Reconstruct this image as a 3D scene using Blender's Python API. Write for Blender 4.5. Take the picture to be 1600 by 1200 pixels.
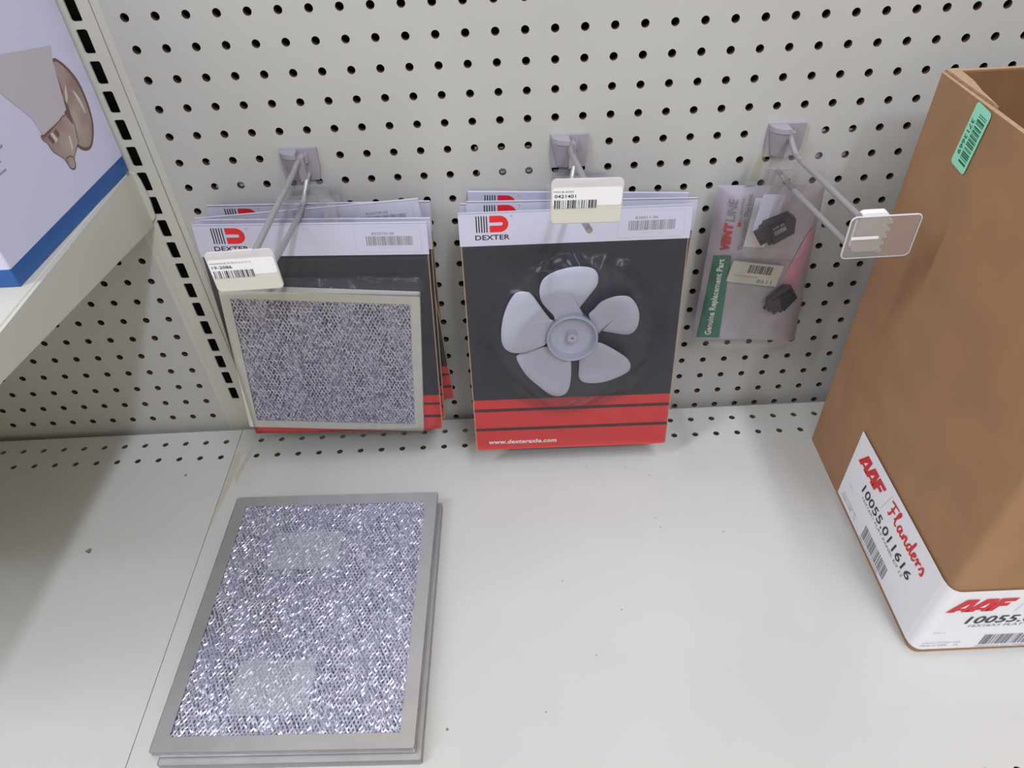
import bpy, math, random
from mathutils import Matrix, Vector
random.seed(7)
S = bpy.context.scene
for o in list(bpy.data.objects): bpy.data.objects.remove(o)
COL = S.collection

# ------------------------------------------------------------------ camera
cam_d = bpy.data.cameras.new('camera')
cam = bpy.data.objects.new('camera', cam_d); COL.objects.link(cam)
cam_d.sensor_fit = 'HORIZONTAL'; cam_d.sensor_width = 36.0
cam_d.lens = 1113.78 / 1600 * 36.0
cam_d.clip_start = 0.01
Rr = [[0.9988, -0.0272, -0.0412], [-0.0487, -0.6757, -0.7356], [-0.0078, 0.7367, -0.6762]]   # rows: right, down, forward
r_, d_, f_ = [Vector(v).normalized() for v in Rr]
f_ = r_.cross(d_).normalized(); d_ = f_.cross(r_).normalized()
cam.matrix_world = Matrix(((r_.x, -d_.x, -f_.x, 0.3092), (r_.y, -d_.y, -f_.y, -0.6462), (r_.z, -d_.z, -f_.z, 0.1622), (0, 0, 0, 1)))
S.camera = cam

# ------------------------------------------------------------------ light and exposure
W = bpy.data.worlds.new('store_air'); S.world = W; W.use_nodes = True
wn = W.node_tree
bg = wn.nodes['Background']
_tc = wn.nodes.new('ShaderNodeTexCoord'); _no = wn.nodes.new('ShaderNodeTexNoise'); _no.inputs['Scale'].default_value = 3.2; _no.inputs['Detail'].default_value = 2
_rp = wn.nodes.new('ShaderNodeValToRGB'); _rp.color_ramp.elements[0].position = 0.38; _rp.color_ramp.elements[0].color = (0.38, 0.335, 0.25, 1)
_rp.color_ramp.elements[1].position = 0.62; _rp.color_ramp.elements[1].color = (1.85, 1.62, 1.18, 1)
wn.links.new(_tc.outputs['Generated'], _no.inputs['Vector']); wn.links.new(_no.outputs[0], _rp.inputs[0]); wn.links.new(_rp.outputs[0], bg.inputs[0])
bg.inputs[1].default_value = 0.52
def tube(name, loc, size, power, col=(0.93, 0.955, 1.0), aim=None):
    d = bpy.data.lights.new(name, 'AREA'); d.shape = 'RECTANGLE'; d.size, d.size_y = size; d.energy = power; d.color = col
    o = bpy.data.objects.new(name, d); COL.objects.link(o); o.location = loc
    if aim: o.rotation_euler = (Vector(aim) - Vector(loc)).to_track_quat('-Z', 'Y').to_euler()
    return o
tube('ceiling_tube_light', (1.05, -1.75, 2.33), (0.13, 2.6), 60)
tube('ceiling_tube_light', (-1.9, -1.5, 2.33), (0.16, 2.3), 60, aim=(0.3, -0.5, -0.3))
tube('ceiling_tube_light', (0.45, -1.9, 1.7), (2.4, 0.2), 17, aim=(0.35, 0, -0.3))
S.view_settings.view_transform = 'Standard'; S.view_settings.look = 'None'
S.view_settings.exposure = -0.1; S.view_settings.gamma = 1.0; S.view_settings.use_curve_mapping = False

# ------------------------------------------------------------------ materials
def lin(c): return tuple(((v / 255) / 12.92 if v / 255 <= 0.04045 else (((v / 255) + 0.055) / 1.055) ** 2.4) for v in c) + (1.0,)
def mat(name, rgb, rough=0.5, metal=0.0, spec=0.5, noise=0.0, nscale=40, bump=0.0, bscale=300, coat=0.0, rgb2=None):
    m = bpy.data.materials.new(name); m.use_nodes = True; nt = m.node_tree; p = nt.nodes['Principled BSDF']
    p.inputs['Base Color'].default_value = lin(rgb); p.inputs['Roughness'].default_value = rough
    p.inputs['Metallic'].default_value = metal; p.inputs['Specular IOR Level'].default_value = spec
    p.inputs['Coat Weight'].default_value = coat; p.inputs['Coat Roughness'].default_value = 0.08
    tc = nt.nodes.new('ShaderNodeTexCoord')
    if noise or rgb2:
        n = nt.nodes.new('ShaderNodeTexNoise'); n.inputs['Scale'].default_value = nscale; n.inputs['Detail'].default_value = 5
        nt.links.new(tc.outputs['Object'], n.inputs['Vector'])
        mx = nt.nodes.new('ShaderNodeMix'); mx.data_type = 'RGBA'
        c = lin(rgb); mx.inputs[6].default_value = c
        mx.inputs[7].default_value = lin(rgb2) if rgb2 else tuple(v * (1 - noise) for v in c[:3]) + (1,)
        rp = nt.nodes.new('ShaderNodeMapRange'); rp.inputs[1].default_value = 0.35; rp.inputs[2].default_value = 0.65
        nt.links.new(n.outputs[0], rp.inputs[0]); nt.links.new(rp.outputs[0], mx.inputs[0]); nt.links.new(mx.outputs[2], p.inputs['Base Color'])
    if bump:
        n = nt.nodes.new('ShaderNodeTexNoise'); n.inputs['Scale'].default_value = bscale; n.inputs['Detail'].default_value = 3
        nt.links.new(tc.outputs['Object'], n.inputs['Vector'])
        b = nt.nodes.new('ShaderNodeBump'); b.inputs['Strength'].default_value = bump; b.inputs['Distance'].default_value = 0.002
        nt.links.new(n.outputs[0], b.inputs['Height']); nt.links.new(b.outputs[0], p.inputs['Normal'])
    return m
def film(name, tint=(1, 1, 1), gloss=0.9, rough=0.12, bscale=60, bump=0.5, body=0.0, bodycol=(220, 220, 225), fblend=0.25, bdist=0.004):
    """thin clear plastic: see-through with a glossy, wrinkled surface and an optional milky body"""
    m = bpy.data.materials.new(name); m.use_nodes = True; nt = m.node_tree; nt.nodes.clear()
    out = nt.nodes.new('ShaderNodeOutputMaterial'); tr = nt.nodes.new('ShaderNodeBsdfTransparent'); gl = nt.nodes.new('ShaderNodeBsdfGlossy')
    tr.inputs[0].default_value = tuple(tint) + (1,); gl.inputs['Roughness'].default_value = rough; gl.inputs[0].default_value = (gloss, gloss, gloss, 1)
    lw = nt.nodes.new('ShaderNodeLayerWeight'); lw.inputs[0].default_value = fblend
    mx = nt.nodes.new('ShaderNodeMixShader'); first = tr.outputs[0]
    if body:
        df = nt.nodes.new('ShaderNodeBsdfDiffuse'); df.inputs[0].default_value = lin(bodycol)
        m2 = nt.nodes.new('ShaderNodeMixShader'); m2.inputs[0].default_value = body
        nt.links.new(tr.outputs[0], m2.inputs[1]); nt.links.new(df.outputs[0], m2.inputs[2]); first = m2.outputs[0]
    nt.links.new(lw.outputs['Fresnel'], mx.inputs[0]); nt.links.new(first, mx.inputs[1]); nt.links.new(gl.outputs[0], mx.inputs[2])
    nt.links.new(mx.outputs[0], out.inputs[0])
    if bump:
        tc = nt.nodes.new('ShaderNodeTexCoord'); n = nt.nodes.new('ShaderNodeTexNoise'); n.inputs['Scale'].default_value = bscale
        n.inputs['Detail'].default_value = 1.5; n.inputs['Distortion'].default_value = 1.6
        nt.links.new(tc.outputs['Object'], n.inputs['Vector'])
        b = nt.nodes.new('ShaderNodeBump'); b.inputs['Strength'].default_value = bump; b.inputs['Distance'].default_value = bdist
        nt.links.new(n.outputs[0], b.inputs['Height'])
        nt.links.new(b.outputs[0], gl.inputs['Normal'])
    return m
M = {}
M['wall'] = mat('cream_painted_hardboard', (183, 185, 188), 0.42, noise=0.05, nscale=5, bump=0.05, bscale=260)
M['hole'] = mat('raw_hardboard_edge', (84, 58, 44), 0.8)
M['metal'] = mat('cream_painted_steel', (194, 195, 192), 0.38, noise=0.04, nscale=9)
M['deck'] = mat('cream_enamel_deck', (194, 196, 199), 0.24, noise=0.05, nscale=6, coat=0.25, bump=0.03, bscale=14)
M['dark'] = mat('dark_back_void', (22, 18, 18), 0.9)
M['smudge'] = mat('grime', (120, 116, 110), 0.7)
M['stain'] = mat('rusty_rub_mark', (184, 178, 170), 0.5)
M['kraft'] = mat('kraft_cardboard', (163, 127, 99), 0.78, spec=0.25, noise=0.10, nscale=26, bump=0.06, bscale=160)
M['kraft_in'] = mat('kraft_cardboard_inside', (158, 120, 92), 0.85, spec=0.2, noise=0.12, nscale=30)
M['kraft_edge'] = mat('kraft_cut_edge', (176, 150, 126), 0.85, spec=0.2, noise=0.2, nscale=300)
M['paper'] = mat('white_paper', (186, 188, 214), 0.55)
M['label'] = mat('white_label_stock', (232, 234, 248), 0.42)
M['cream_paper'] = mat('cream_label_stock', (204, 204, 201), 0.5)
M['redink'] = mat('red_ink', (205, 32, 44), 0.5)
M['blackink'] = mat('black_ink', (42, 40, 48), 0.5)
M['greyink'] = mat('grey_ink', (128, 126, 136), 0.5)
M['palegrey'] = mat('pale_grey_ink', (188, 188, 198), 0.5)
M['cardblack'] = mat('black_printed_card', (50, 53, 68), 0.42, noise=0.2, nscale=14)
M['cardred'] = mat('red_printed_card', (213, 62, 66), 0.45)
M['stripe'] = mat('dark_stripe_ink', (74, 46, 48), 0.5)
M['whiteink'] = mat('white_ink', (240, 238, 240), 0.5)
M['alu'] = mat('brushed_aluminium', (196, 196, 202), 0.36, metal=0.72, noise=0.08, nscale=40, bump=0.05, bscale=500)
M['alu_lit'] = mat('lit_aluminium', (206, 208, 206), 0.42, metal=0.25, noise=0.05, nscale=40)  # hanging frames: same aluminium, brighter reflection of upright faces put into the colour
M['alu_mesh'] = mat('expanded_aluminium', (204, 205, 228), 0.34, metal=0.6)
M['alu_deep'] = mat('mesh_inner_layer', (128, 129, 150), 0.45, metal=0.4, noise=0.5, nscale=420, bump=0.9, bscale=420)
M['wire'] = mat('galvanised_wire', (170, 170, 178), 0.36, metal=0.55)
M['greyplastic'] = mat('grey_moulded_plastic', (152, 149, 164), 0.45)
M['fan'] = mat('milky_white_plastic', (176, 180, 204), 0.38)
fp = M['fan'].node_tree.nodes['Principled BSDF']; fp.inputs['Subsurface Weight'].default_value = 0.15; fp.inputs['Subsurface Radius'].default_value = (0.01, 0.01, 0.01); fp.inputs['Subsurface Scale'].default_value = 0.4
M['film'] = film('clear_film', gloss=0.8, rough=0.2, bscale=16, bump=1.0, body=0.02, bodycol=(200, 200, 225), fblend=0.2, bdist=0.012)
M['wrap'] = film('shrink_wrap', gloss=0.9, rough=0.14, bscale=55, bump=0.8, body=0.02, bodycol=(220, 220, 235), fblend=0.14)
M['tab'] = film('clear_hang_tab', tint=(0.93, 0.93, 0.96), gloss=0.8, rough=0.2, bscale=30, bump=0.3, body=0.22, bodycol=(190, 188, 205))
M['bag'] = film('clear_poly_bag', gloss=0.9, rough=0.16, bscale=40, bump=0.8, body=0.06, bodycol=(200, 196, 210), fblend=0.22)
M['whiteplastic'] = mat('white_moulded_plastic', (232, 232, 238), 0.4)
M['frost'] = film('frosted_plastic', gloss=0.7, rough=0.3, bump=0, body=0.15, bodycol=(222, 218, 230))
M['frost_dense'] = film('frosted_plastic_ribs', gloss=0.7, rough=0.3, bump=0, body=0.72, bodycol=(226, 226, 236))
M['sticker_clear'] = film('translucent_sticker', gloss=0.5, rough=0.4, bump=0, body=0.30, bodycol=(206, 212, 222), fblend=0.1)
M['green'] = mat('green_print', (34, 120, 100), 0.45)
M['mint'] = mat('mint_sticker', (150, 232, 205), 0.5)
M['mintink'] = mat('mint_sticker_ink', (34, 88, 78), 0.6)
M['rubber'] = mat('black_switch_plastic', (30, 31, 38), 0.35)
M['blue'] = mat('blue_printed_carton', (38, 88, 160), 0.42)
M['carton'] = mat('white_printed_carton', (202, 205, 240), 0.42)
M['shade'] = mat('printed_glass_shade', (186, 182, 200), 0.45)
M['bronze'] = mat('printed_bronze', (140, 116, 116), 0.45, rgb2=(176, 160, 158), nscale=30)
M['bronze2'] = mat('printed_dark_bronze', (104, 82, 84), 0.45)
M['bronze3'] = mat('printed_pale_bronze', (206, 198, 200), 0.45)
M['yellow'] = film('yellowed_plastic', tint=(0.95, 0.95, 0.82), gloss=0.5, rough=0.3, bump=0, body=0.25, bodycol=(176, 174, 140))
def lavender_card():
    m = mat('lavender_bag_print', (178, 168, 192), 0.4); nt = m.node_tree; p = nt.nodes['Principled BSDF']
    tc = nt.nodes.new('ShaderNodeTexCoord'); sx = nt.nodes.new('ShaderNodeSeparateXYZ'); nt.links.new(tc.outputs['Object'], sx.inputs[0])
    n = nt.nodes.new('ShaderNodeTexNoise'); n.inputs['Scale'].default_value = 22; n.inputs['Detail'].default_value = 3; nt.links.new(tc.outputs['Object'], n.inputs['Vector'])
    a = nt.nodes.new('ShaderNodeMath'); a.operation = 'MULTIPLY_ADD'; a.inputs[1].default_value = 0.05; nt.links.new(n.outputs[0], a.inputs[0]); nt.links.new(sx.outputs[0], a.inputs[2])
    r = nt.nodes.new('ShaderNodeValToRGB'); nt.links.new(a.outputs[0], r.inputs[0])
    e = r.color_ramp.elements; e[0].position = 0.04; e[0].color = lin((186, 180, 206)); e[1].position = 0.115; e[1].color = lin((162, 156, 168))
    q = r.color_ramp.elements.new(0.075); q.color = lin((166, 164, 174))
    nt.links.new(r.outputs[0], p.inputs['Base Color']); return m
M['lavender'] = lavender_card()
M['pink'] = mat('pink_print', (206, 146, 172), 0.45, noise=0.15, nscale=40)

cw = lambda pts: pts if sum(a[0] * b[1] - b[0] * a[1] for a, b in zip(pts, pts[1:] + pts[:1])) > 0 else pts[::-1]
IN = 0.0254
# ------------------------------------------------------------------ mesh builder
class MB:
    def __init__(s): s.v = []; s.f = []; s.mi = []; s.mats = []; s.T = Matrix.Identity(4); s.smooth = []
    def mid(s, m):
        if m not in s.mats: s.mats.append(m)
        return s.mats.index(m)
    def add(s, vs, fs, m, sm=False):
        b = len(s.v); k = s.mid(m); s.v += [s.T @ Vector(p) for p in vs]
        for f in fs: s.f.append([i + b for i in f]); s.mi.append(k); s.smooth.append(sm)
    def box(s, x0, x1, y0, y1, z0, z1, m):
        s.add([(x0, y0, z0), (x1, y0, z0), (x1, y1, z0), (x0, y1, z0), (x0, y0, z1), (x1, y0, z1), (x1, y1, z1), (x0, y1, z1)],
              [(0, 3, 2, 1), (4, 5, 6, 7), (0, 1, 5, 4), (1, 2, 6, 5), (2, 3, 7, 6), (3, 0, 4, 7)], m)
    def prism(s, pts, w0, w1, m, side=None, sm=False):
        """CCW outline in (u,v), extruded from w0 to w1"""
        n = len(pts)
        s.add([(p[0], p[1], w1) for p in pts], [tuple(range(n))], m)
        if w0 is not None and w0 != w1:
            s.add([(p[0], p[1], w0) for p in pts], [tuple(reversed(range(n)))], side or m)
            s.add([(p[0], p[1], w0) for p in pts] + [(p[0], p[1], w1) for p in pts], [(i, (i + 1) % n, n + (i + 1) % n, n + i) for i in range(n)], side or m, sm)
    def rect(s, u0, v0, u1, v1, w, m): s.add([(u0, v0, w), (u1, v0, w), (u1, v1, w), (u0, v1, w)], [(0, 1, 2, 3)], m)
    def tube(s, path, r, m, seg=10, closed=False):
        P = [Vector(p) for p in path]; n = len(P); vs = []; fs = []
        prev = None
        for i in range(n):
            a = P[i - 1] if (i > 0 or closed) else P[i]; b = P[(i + 1) % n] if (i < n - 1 or closed) else P[i]
            t = (b - a).normalized(); ref = prev if prev is not None else (Vector((1, 0, 0)) if abs(t.x) < 0.8 else Vector((0, 0, 1)))
            x = (ref - t * ref.dot(t)).normalized(); y = t.cross(x); prev = x
            rr = r[i] if isinstance(r, (list, tuple)) else r
            for k in range(seg):
                an = 2 * math.pi * k / seg; vs.append(P[i] + (x * math.cos(an) + y * math.sin(an)) * rr)
        for i in range(n if closed else n - 1):
            j = (i + 1) % n
            for k in range(seg): fs.append((i * seg + k, i * seg + (k + 1) % seg, j * seg + (k + 1) % seg, j * seg + k))
        s.add(vs, fs, m, True)
        if not closed: s.add(vs[:seg], [tuple(reversed(range(seg)))], m); s.add(vs[-seg:], [tuple(range(seg))], m)
    def grid(s, nu, nv, fn, m, sm=True):
        vs = [fn(i / nu, j / nv) for j in range(nv + 1) for i in range(nu + 1)]
        fs = [(j * (nu + 1) + i, j * (nu + 1) + i + 1, (j + 1) * (nu + 1) + i + 1, (j + 1) * (nu + 1) + i) for j in range(nv) for i in range(nu)]
        s.add(vs, fs, m, sm)
    def lathe(s, prof, m, seg=40, cx=0, cy=0):
        """profile of (radius, w) turned about the w axis"""
        n = len(prof); vs = []; fs = []
        for k in range(seg):
            a = 2 * math.pi * k / seg
            for r, w in prof: vs.append((cx + r * math.cos(a), cy + r * math.sin(a), w))
        for k in range(seg):
            for i in range(n - 1): fs.append((k * n + i, ((k + 1) % seg) * n + i, ((k + 1) % seg) * n + i + 1, k * n + i + 1))
        s.add(vs, fs, m, True)
    def ribbon(s, pts, width, w, m):
        """flat brush stroke along 2-D points"""
        P = smooth_path(pts); L = []; R = []
        for i, p in enumerate(P):
            a = P[max(0, i - 1)]; b = P[min(len(P) - 1, i + 1)]; dx, dy = b[0] - a[0], b[1] - a[1]; l = math.hypot(dx, dy) or 1
            t = i / (len(P) - 1); ww = width * (0.55 + 0.45 * math.sin(math.pi * min(1, max(0, t * 0.9 + 0.05)))) / 2
            L.append((p[0] - dy / l * ww, p[1] + dx / l * ww, w + 0.00001 * (i % 2))); R.append((p[0] + dy / l * ww, p[1] - dx / l * ww, w))
        n = len(P); s.add(R + L, [(i, i + 1, n + i + 1, n + i) for i in range(n - 1)], m)
    def text(s, txt, u0, v0, u1, v1, w, m, bold=0.0, shear=0.0):
        """lettering fitted to the rectangle u0..u1, v0..v1"""
        vs, fs, bb = text_geo(txt, bold, shear)
        sx = (u1 - u0) / (bb[2] - bb[0]); sy = (v1 - v0) / (bb[3] - bb[1])
        s.add([(u0 + (x - bb[0]) * sx, v0 + (y - bb[1]) * sy, w) for x, y in vs], fs, m)
    def bars(s, u0, v0, u1, v1, w, m, n=30, seed=1, dens=0.5):
        rnd = random.Random(seed); ws = [rnd.choice((1, 1, 2, 3)) for _ in range(2 * n - 1)]; t = sum(ws); u = u0
        for i, q in enumerate(ws):
            du = (u1 - u0) * q / t
            if i % 2 == 0: s.rect(u, v0, u + du, v1, w, m)
            u += du
    def build(s, name, parent=None, bevel=0.0, seg=2):
        me = bpy.data.meshes.new(name); me.from_pydata([tuple(v) for v in s.v], [], s.f)
        for m in s.mats: me.materials.append(M[m])
        me.polygons.foreach_set('material_index', s.mi); me.polygons.foreach_set('use_smooth', s.smooth); me.update()
        o = bpy.data.objects.new(name, me); COL.objects.link(o)
        if parent: o.parent = parent
        if bevel:
            b = o.modifiers.new('bevel', 'BEVEL'); b.width = bevel; b.segments = seg; b.limit_method = 'ANGLE'; b.angle_limit = math.radians(50)
        return o
_tc = {}
def text_geo(txt, bold=0.0, shear=0.0):
    k = (txt, bold, shear)
    if k in _tc: return _tc[k]
    c = bpy.data.curves.new('lettering', 'FONT'); c.body = txt; c.size = 1; c.offset = bold; c.shear = shear; c.resolution_u = 3
    if bold: c.space_character = 1.0 + bold * 2
    o = bpy.data.objects.new('lettering', c); COL.objects.link(o)
    me = bpy.data.meshes.new_from_object(o.evaluated_get(bpy.context.evaluated_depsgraph_get()))
    vs = [(v.co.x, v.co.y) for v in me.vertices]; fs = [tuple(p.vertices) for p in me.polygons]
    fs = [f if me.polygons[i].normal.z > 0 else tuple(reversed(f)) for i, f in enumerate(fs)]
    bpy.data.objects.remove(o); bpy.data.curves.remove(c); bpy.data.meshes.remove(me)
    xs = [v[0] for v in vs]; ys = [v[1] for v in vs]
    _tc[k] = (vs, fs, (min(xs), min(ys), max(xs), max(ys))); return _tc[k]
def smooth_path(pts, sub=6):
    out = []; n = len(pts)
    for i in range(n - 1):
        p0 = pts[max(0, i - 1)]; p1 = pts[i]; p2 = pts[i + 1]; p3 = pts[min(n - 1, i + 2)]
        for k in range(sub):
            t = k / sub
            out.append(tuple(0.5 * (2 * b + (c - a) * t + (2 * a - 5 * b + 4 * c - d) * t * t + (3 * b - a - 3 * c + d) * t ** 3) for a, b, c, d in zip(p0, p1, p2, p3)))
    out.append(tuple(pts[-1])); return out
def smooth_loop(pts, sub=3):
    out = []; n = len(pts)
    for i in range(n):
        p0, p1, p2, p3 = pts[i - 1], pts[i], pts[(i + 1) % n], pts[(i + 2) % n]
        for k in range(sub):
            t = k / sub
            out.append(tuple(0.5 * (2 * b + (c - a) * t + (2 * a - 5 * b + 4 * c - d) * t * t + (3 * b - a - 3 * c + d) * t ** 3) for a, b, c, d in zip(p0, p1, p2, p3)))
    return out
def rrect(u0, v0, u1, v1, r, seg=5):
    pts = []
    for cx, cy, a0 in ((u1 - r, v0 + r, -90), (u1 - r, v1 - r, 0), (u0 + r, v1 - r, 90), (u0 + r, v0 + r, 180)):
        for k in range(seg + 1):
            a = math.radians(a0 + 90 * k / seg); pts.append((cx + r * math.cos(a), cy + r * math.sin(a)))
    return pts
UVW = Matrix(((1, 0, 0, 0), (0, 0, -1, 0), (0, 1, 0, 0), (0, 0, 0, 1)))     # (u right, v up, w towards the aisle) -> object axes
def tag(o, label=None, cat=None, group=None, kind=None):
    if label: o['label'] = label
    if cat: o['category'] = cat
    if group: o['group'] = group
    if kind: o['kind'] = kind
    return o
def empty(name, loc, rot=(0, 0, 0)):
    o = bpy.data.objects.new(name, None); COL.objects.link(o); o.location = loc; o.rotation_euler = rot; o.empty_display_size = 0.02; return o
def copy_tree(o, parent=None):
    c = o.copy(); COL.objects.link(c); c.parent = parent
    for k in ('label', 'category', 'group'):
        if parent is None and k in c: del c[k]
    for ch in [x for x in list(bpy.data.objects) if x.parent == o]: copy_tree(ch, c)
    return c

def perforated(mb, ub, vb, hole, shape, depth, m, medge, w=0.0):
    """sheet in (u,v) with real holes. ub, vb: lists of (lo, hi, centre or None); shape: outline round (0,0)"""
    n = len(shape)
    for (u0, u1, uc) in ub:
        for (v0, v1, vc) in vb:
            if uc is None or vc is None or not hole(uc, vc): mb.rect(u0, v0, u1, v1, w, m); continue
            ring = [(uc + p[0], vc + p[1], w) for p in shape]
            corners = [(u1, v0, w), (u1, v1, w), (u0, v1, w), (u0, v0, w)]
            ang = [math.atan2(p[1], p[0]) for p in shape]
            # quadrant cells: right, top, left, bottom
            vs = ring + corners; fs = []
            def idx(a): return min(range(n), key=lambda i: abs((ang[i] - a + math.pi) % (2 * math.pi) - math.pi))
            k = [idx(math.atan2(c[1] - vc, c[0] - uc)) for c in corners]
            for q in range(4):
                a, b = k[q], k[(q + 1) % 4]; seq = []; i = a
                while True:
                    seq.append(i)
                    if i == b: break
                    i = (i + 1) % n
                fs.append(tuple([n + q, n + (q + 1) % 4] + list(reversed(seq))))
            mb.add(vs, fs, m)
            mb.add(ring + [(p[0], p[1], w - depth) for p in ring], [(i, n + i, n + (i + 1) % n, (i + 1) % n) for i in range(n)], medge, True)

circ = lambda r, n=20: [(r * math.cos(2 * math.pi * (k + .5) / n), r * math.sin(2 * math.pi * (k + .5) / n)) for k in range(n)]
ZD = -0.4754

# ------------------------------------------------------------------ setting: pegboard walls of the gondola
def pegwall(name, x0, x1, c0, n0, n1, row_z, r0, r1, ztop, zbot):
    mb = MB(); mb.T = UVW
    ub = []; lo = x0
    for n in range(n0, n1 + 1):
        c = c0 + n * IN; hi = c + IN / 2 if n < n1 else x1
        ub.append((lo, hi, c)); lo = hi
    vb = []; hi = ztop
    for r in range(r0, r1 + 1):
        c = row_z - r * IN; l = c - IN / 2 if r < r1 else zbot
        vb.append((l, hi, c)); hi = l
    perforated(mb, ub, vb, lambda u, v: True, circ(0.0036), 0.005, 'wall', 'hole')
    o = mb.build(name); return tag(o, kind='structure')
pegwall('wall_right', -0.0165, 1.06, 0.0, 0, 40, 0.0, -6, 19, 6.6 * IN, -0.60)
pegwall('wall_left', -1.02, -0.0625, -0.0767, -36, 0, -0.0028, -6, 18, 6.6 * IN, -0.60)
mb = MB(); mb.box(-1.1, 1.1, 0.03, 0.034, -0.62, 0.2, 'dark')
for c, r, w in ((11.1, 5.1, .10), (12.0, 5.2, .14), (13.0, 5.2, .14), (11.15, 6.05, .1), (12.05, 6.0, .15), (13.05, 6.0, .15), (1.1, 6.1, .12), (2.0, 6.0, .12), (1.1, 5.15, .1), (24.0, 5.1, .1), (25.0, 5.15, .12), (24.0, 6.05, .14), (25.0, 6.05, .12)):
    mb.box(c * IN - w * IN, c * IN + w * IN * .8, 0.0045, 0.006, -r * IN - w * IN, -r * IN + w * IN * .6, 'paper')      # scraps behind the pegboard, seen through its holes
tag(mb.build('wall_rear'), kind='structure')
for nm, a, b in (('trim_1', -0.0232, -0.0165), ('trim_2', -0.0625, -0.0556)):
    mb = MB(); mb.box(a, b, -0.0006, 0.006, -0.60, 0.168, 'metal'); tag(mb.build(nm, bevel=0.0005), kind='structure')

# slotted upright between the two bays
mb = MB(); mb.T = UVW
slot = rrect(-0.0047, -0.0097, 0.0047, 0.0097, 0.0018, 4)
cz = [-0.4229 + IN * k for k in range(0, 23)]
vb = [(-0.60, cz[0] - IN / 2, None)] + [(c - IN / 2, c + IN / 2, c) for c in cz]
perforated(mb, [(-0.0552, -0.0236, -0.0389)], vb, lambda u, v: True, slot, 0.002, 'metal', 'metal', w=0.0012)
for x in (-0.0552, -0.0236):
    mb.add([(x, -0.60, 0.0012), (x, 0.168 - 0.02, 0.0012), (x, 0.168 - 0.02, -0.02), (x, -0.60, -0.02)], [(0, 1, 2, 3) if x > -0.05 else (3, 2, 1, 0)], 'metal')
tag(mb.build('slotted_upright'), 'cream steel upright with a column of black slots between the two pegboard bays', 'shelf upright')

# ------------------------------------------------------------------ base decks
def deck(name, x0, x1, first, n, label):
    mb = MB()                                     # u = x, v = y, w = z
    ub = []; lo = x0
    for k in range(n):
        c = first + k * IN; hi = c + IN / 2 if k < n - 1 else x1
        ub.append((lo, hi, c)); lo = hi
    y1, y2, y3 = -0.0320, -0.0574, -0.4438
    vb = [(-0.458, y3 + IN / 2, y3), (y3 + IN / 2, y2 - IN / 2, None), (y2 - IN / 2, y2 + IN / 2, y2), (y1 - IN / 2, -0.0125, y1)]
    perforated(mb, ub, vb, lambda u, v: True, circ(0.0036), 0.0012, 'deck', 'metal', w=ZD)
    mb.add([(x0, -0.458, ZD), (x1, -0.458, ZD), (x1, -0.462, ZD - 0.004), (x0, -0.462, ZD - 0.004), (x1, -0.462, ZD - 0.08), (x0, -0.462, ZD - 0.08)], [(0, 3, 2, 1), (3, 5, 4, 2)], 'deck')
    mb.add([(x0, -0.458, ZD), (x0, -0.0125, ZD), (x0, -0.0125, ZD - 0.03), (x0, -0.458, ZD - 0.03)], [(0, 1, 2, 3)], 'metal')
    mb.add([(x1, -0.458, ZD), (x1, -0.0125, ZD), (x1, -0.0125, ZD - 0.03), (x1, -0.458, ZD - 0.03)], [(3, 2, 1, 0)], 'metal')
    mb.add([(x0, -0.0125, ZD), (x1, -0.0125, ZD), (x1, -0.0125, ZD - 0.03), (x0, -0.0125, ZD - 0.03)], [(0, 1, 2, 3)], 'metal')
    o = mb.build(name); return tag(o, label, 'shelf')
d1 = deck('base_shelf', -0.0400, 1.05, -0.0123, 42, 'wide glossy cream base shelf holding the loose filters and the big brown carton')
d2 = deck('base_shelf', -1.0, -0.0408, -0.0560 - 36 * IN, 37, 'cream base shelf of the left bay, partly in shade under the upper shelf')
mb = MB(); mb.box(-1.1, 1.1, -0.455, 0.029, -0.605, -0.60, 'dark'); tag(mb.build('floor'), kind='structure')
# scuffs and grime on the decks
def blot(x, y, r, m, seed, par, sx=1.0, name='scuff_mark'):
    rnd = random.Random(seed); mb = MB()
    pts = [(x + sx * r * rnd.uniform(.5, 1) * math.cos(a * math.pi / 5), y + r * rnd.uniform(.5, 1) * math.sin(a * math.pi / 5)) for a in range(10)]
    mb.prism(smooth_loop(pts), None, ZD + 0.00012, m); mb.build(name, par)
blot(-0.1642, -0.186, 0.0042, 'smudge', 3, d2); blot(-0.0905, -0.084, 0.0022, 'smudge', 4, d2); blot(0.2335, -0.391, 0.0016, 'smudge', 6, d1)
for i, (a, b) in enumerate([(.455, -.19), (.452, -.178), (.43, -.105), (.385, -.10), (.52, -.20), (.37, -.33), (.32, -.38), (.455, -.118), (.345, -.25), (.40, -.285)]):
    blot(a, b, 0.0009, 'smudge', 20 + i, d1)
mb = MB(); mb.prism([(-0.0396, -0.17), (-0.034, -0.12), (-0.030, -0.07), (-0.033, -0.05), (-0.0396, -0.055)][::-1], None, ZD + 0.0001, 'stain'); mb.build('rub_mark', d1)
mb = MB(); mb.prism([(-0.026, -0.10), (-0.019, -0.05), (-0.021, -0.045), (-0.031, -0.09)], None, ZD + 0.0001, 'stain'); mb.build('rub_mark', d1)

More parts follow.
